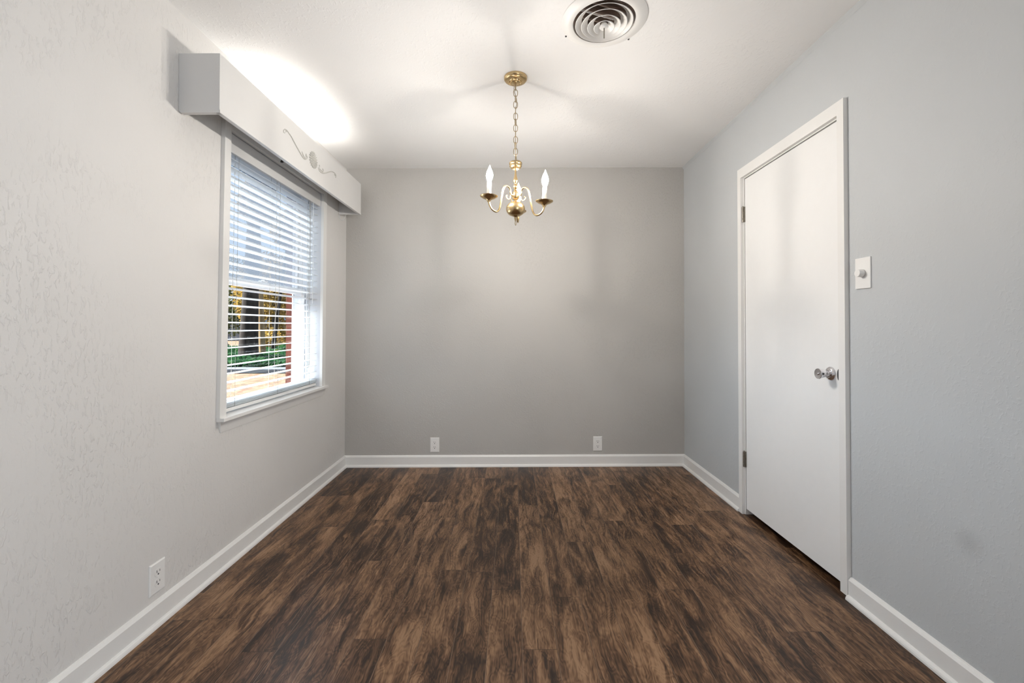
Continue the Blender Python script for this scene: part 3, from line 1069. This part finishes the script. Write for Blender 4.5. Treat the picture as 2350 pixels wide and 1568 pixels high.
def tree(x, y, trunk_r, trunk_h, lean, crown, leafm, barkm, label, group=None, branches=True, name='tree'):
    t = empty(name, (x, y, GZ), warp=False)
    tag(t, label, 'tree', group)
    tr = MB()
    top = Vector((x + lean[0], y + lean[1], GZ + trunk_h))
    P = [Vector((x, y, GZ)), Vector((x + lean[0] * 0.15, y, GZ + trunk_h * 0.12)), Vector((x + lean[0] * 0.5, y + lean[1] * 0.4, GZ + trunk_h * 0.5)), top]
    tr.tube(spline(P, 5), [trunk_r * (1.35 - 0.85 * k / 15) if k > 2 else trunk_r * (1.6 - 0.1 * k) for k in range(16)], 14)
    if branches:
        rb = random.Random(int(abs(x) * 100))
        for k in range(6):
            f = 0.45 + 0.09 * k
            b0 = Vector((x, y, GZ)).lerp(top, f)
            d = Vector((rb.uniform(-1, 1), rb.uniform(-1, 1), rb.uniform(0.1, 0.8))).normalized() * trunk_h * 0.33
            tr.tube(spline([b0, b0 + d * 0.5 + Vector((0, 0, -0.1)), b0 + d], 4), [trunk_r * 0.35 * (1 - 0.09 * i) for i in range(9)], 7)
    tr.build('trunk', barkm, t, warp=False, smooth=True)
    fo = MB()
    rl = random.Random(int(abs(y) * 71 + abs(x) * 13))
    for (ox, oy, oz, rx, ry, rz, n, s_) in crown:
        leaf_cloud(fo, x + ox, y + oy, oz, rx, ry, rz, n, s_, rl)
    fo.build('foliage', leafm, t, warp=False)
    return t


tree(-9.75, 16.0, 0.29, 9.0, (0.2, 0.3), [(0.2, 0.3, 7.9, 1.2, 1.0, 1.2, 2500, 0.12)], M['olive'], M['bark'], 'big dark tree trunk standing in the ivy outside the window', branches=False)
tree(-10.30, 17.9, 0.115, 7.0, (-0.25, 0), [(-0.2, 0, 6.2, 0.8, 0.55, 1.0, 1600, 0.11)], M['gold'], M['bark_gold'], 'slim pale sunlit trunk right of the big dark trunk', branches=False)
tree(-10.74, 19.3, 0.085, 6.0, (0.75, 0.2), [(0.75, 0.1, 5.4, 0.8, 0.55, 0.9, 1600, 0.11)], M['gold'], M['bark'], 'thin dark leaning tree right of the slim pale trunk', branches=False)
tree(-19.3, 29.0, 0.2, 6.0, (0, 0), [(0, 0, 3.2, 2.6, 2.6, 2.9, 5000, 0.10)], M['olive'], M['bark'], 'olive green tree far behind, left of the big dark trunk')
tree(-14.6, 26.0, 0.16, 6.0, (0.2, 0), [(0, 0, 3.0, 1.9, 1.9, 2.6, 5000, 0.09)], M['gold'], M['bark'], 'golden autumn tree far behind the slim pale trunk', branches=False)
tree(-11.9, 21.8, 0.11, 4.6, (-0.2, 0), [(0, 0, 3.0, 1.6, 1.6, 1.5, 3600, 0.08), (0.3, 0, 0.5, 1.5, 1.4, 0.6, 1800, 0.08)], M['gold'], M['bark'],
     'golden autumn tree behind, beside the brick edge of the window')

ho = empty('house', (-24.0, 42.0, GZ), warp=False)
tag(ho, 'pale house with grey roof far beyond the trees outside the window', 'house')
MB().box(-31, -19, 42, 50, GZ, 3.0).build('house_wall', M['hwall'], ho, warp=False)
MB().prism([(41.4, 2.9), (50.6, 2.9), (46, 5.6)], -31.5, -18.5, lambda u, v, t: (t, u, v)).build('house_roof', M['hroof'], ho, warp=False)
for xx in (-28.5, -26.0, -23.4, -21.6):
    MB().box(xx - 0.5, xx + 0.5, 41.96, 42.05, 0.7, 2.1).build('house_window', M['hwin'], ho, warp=False)
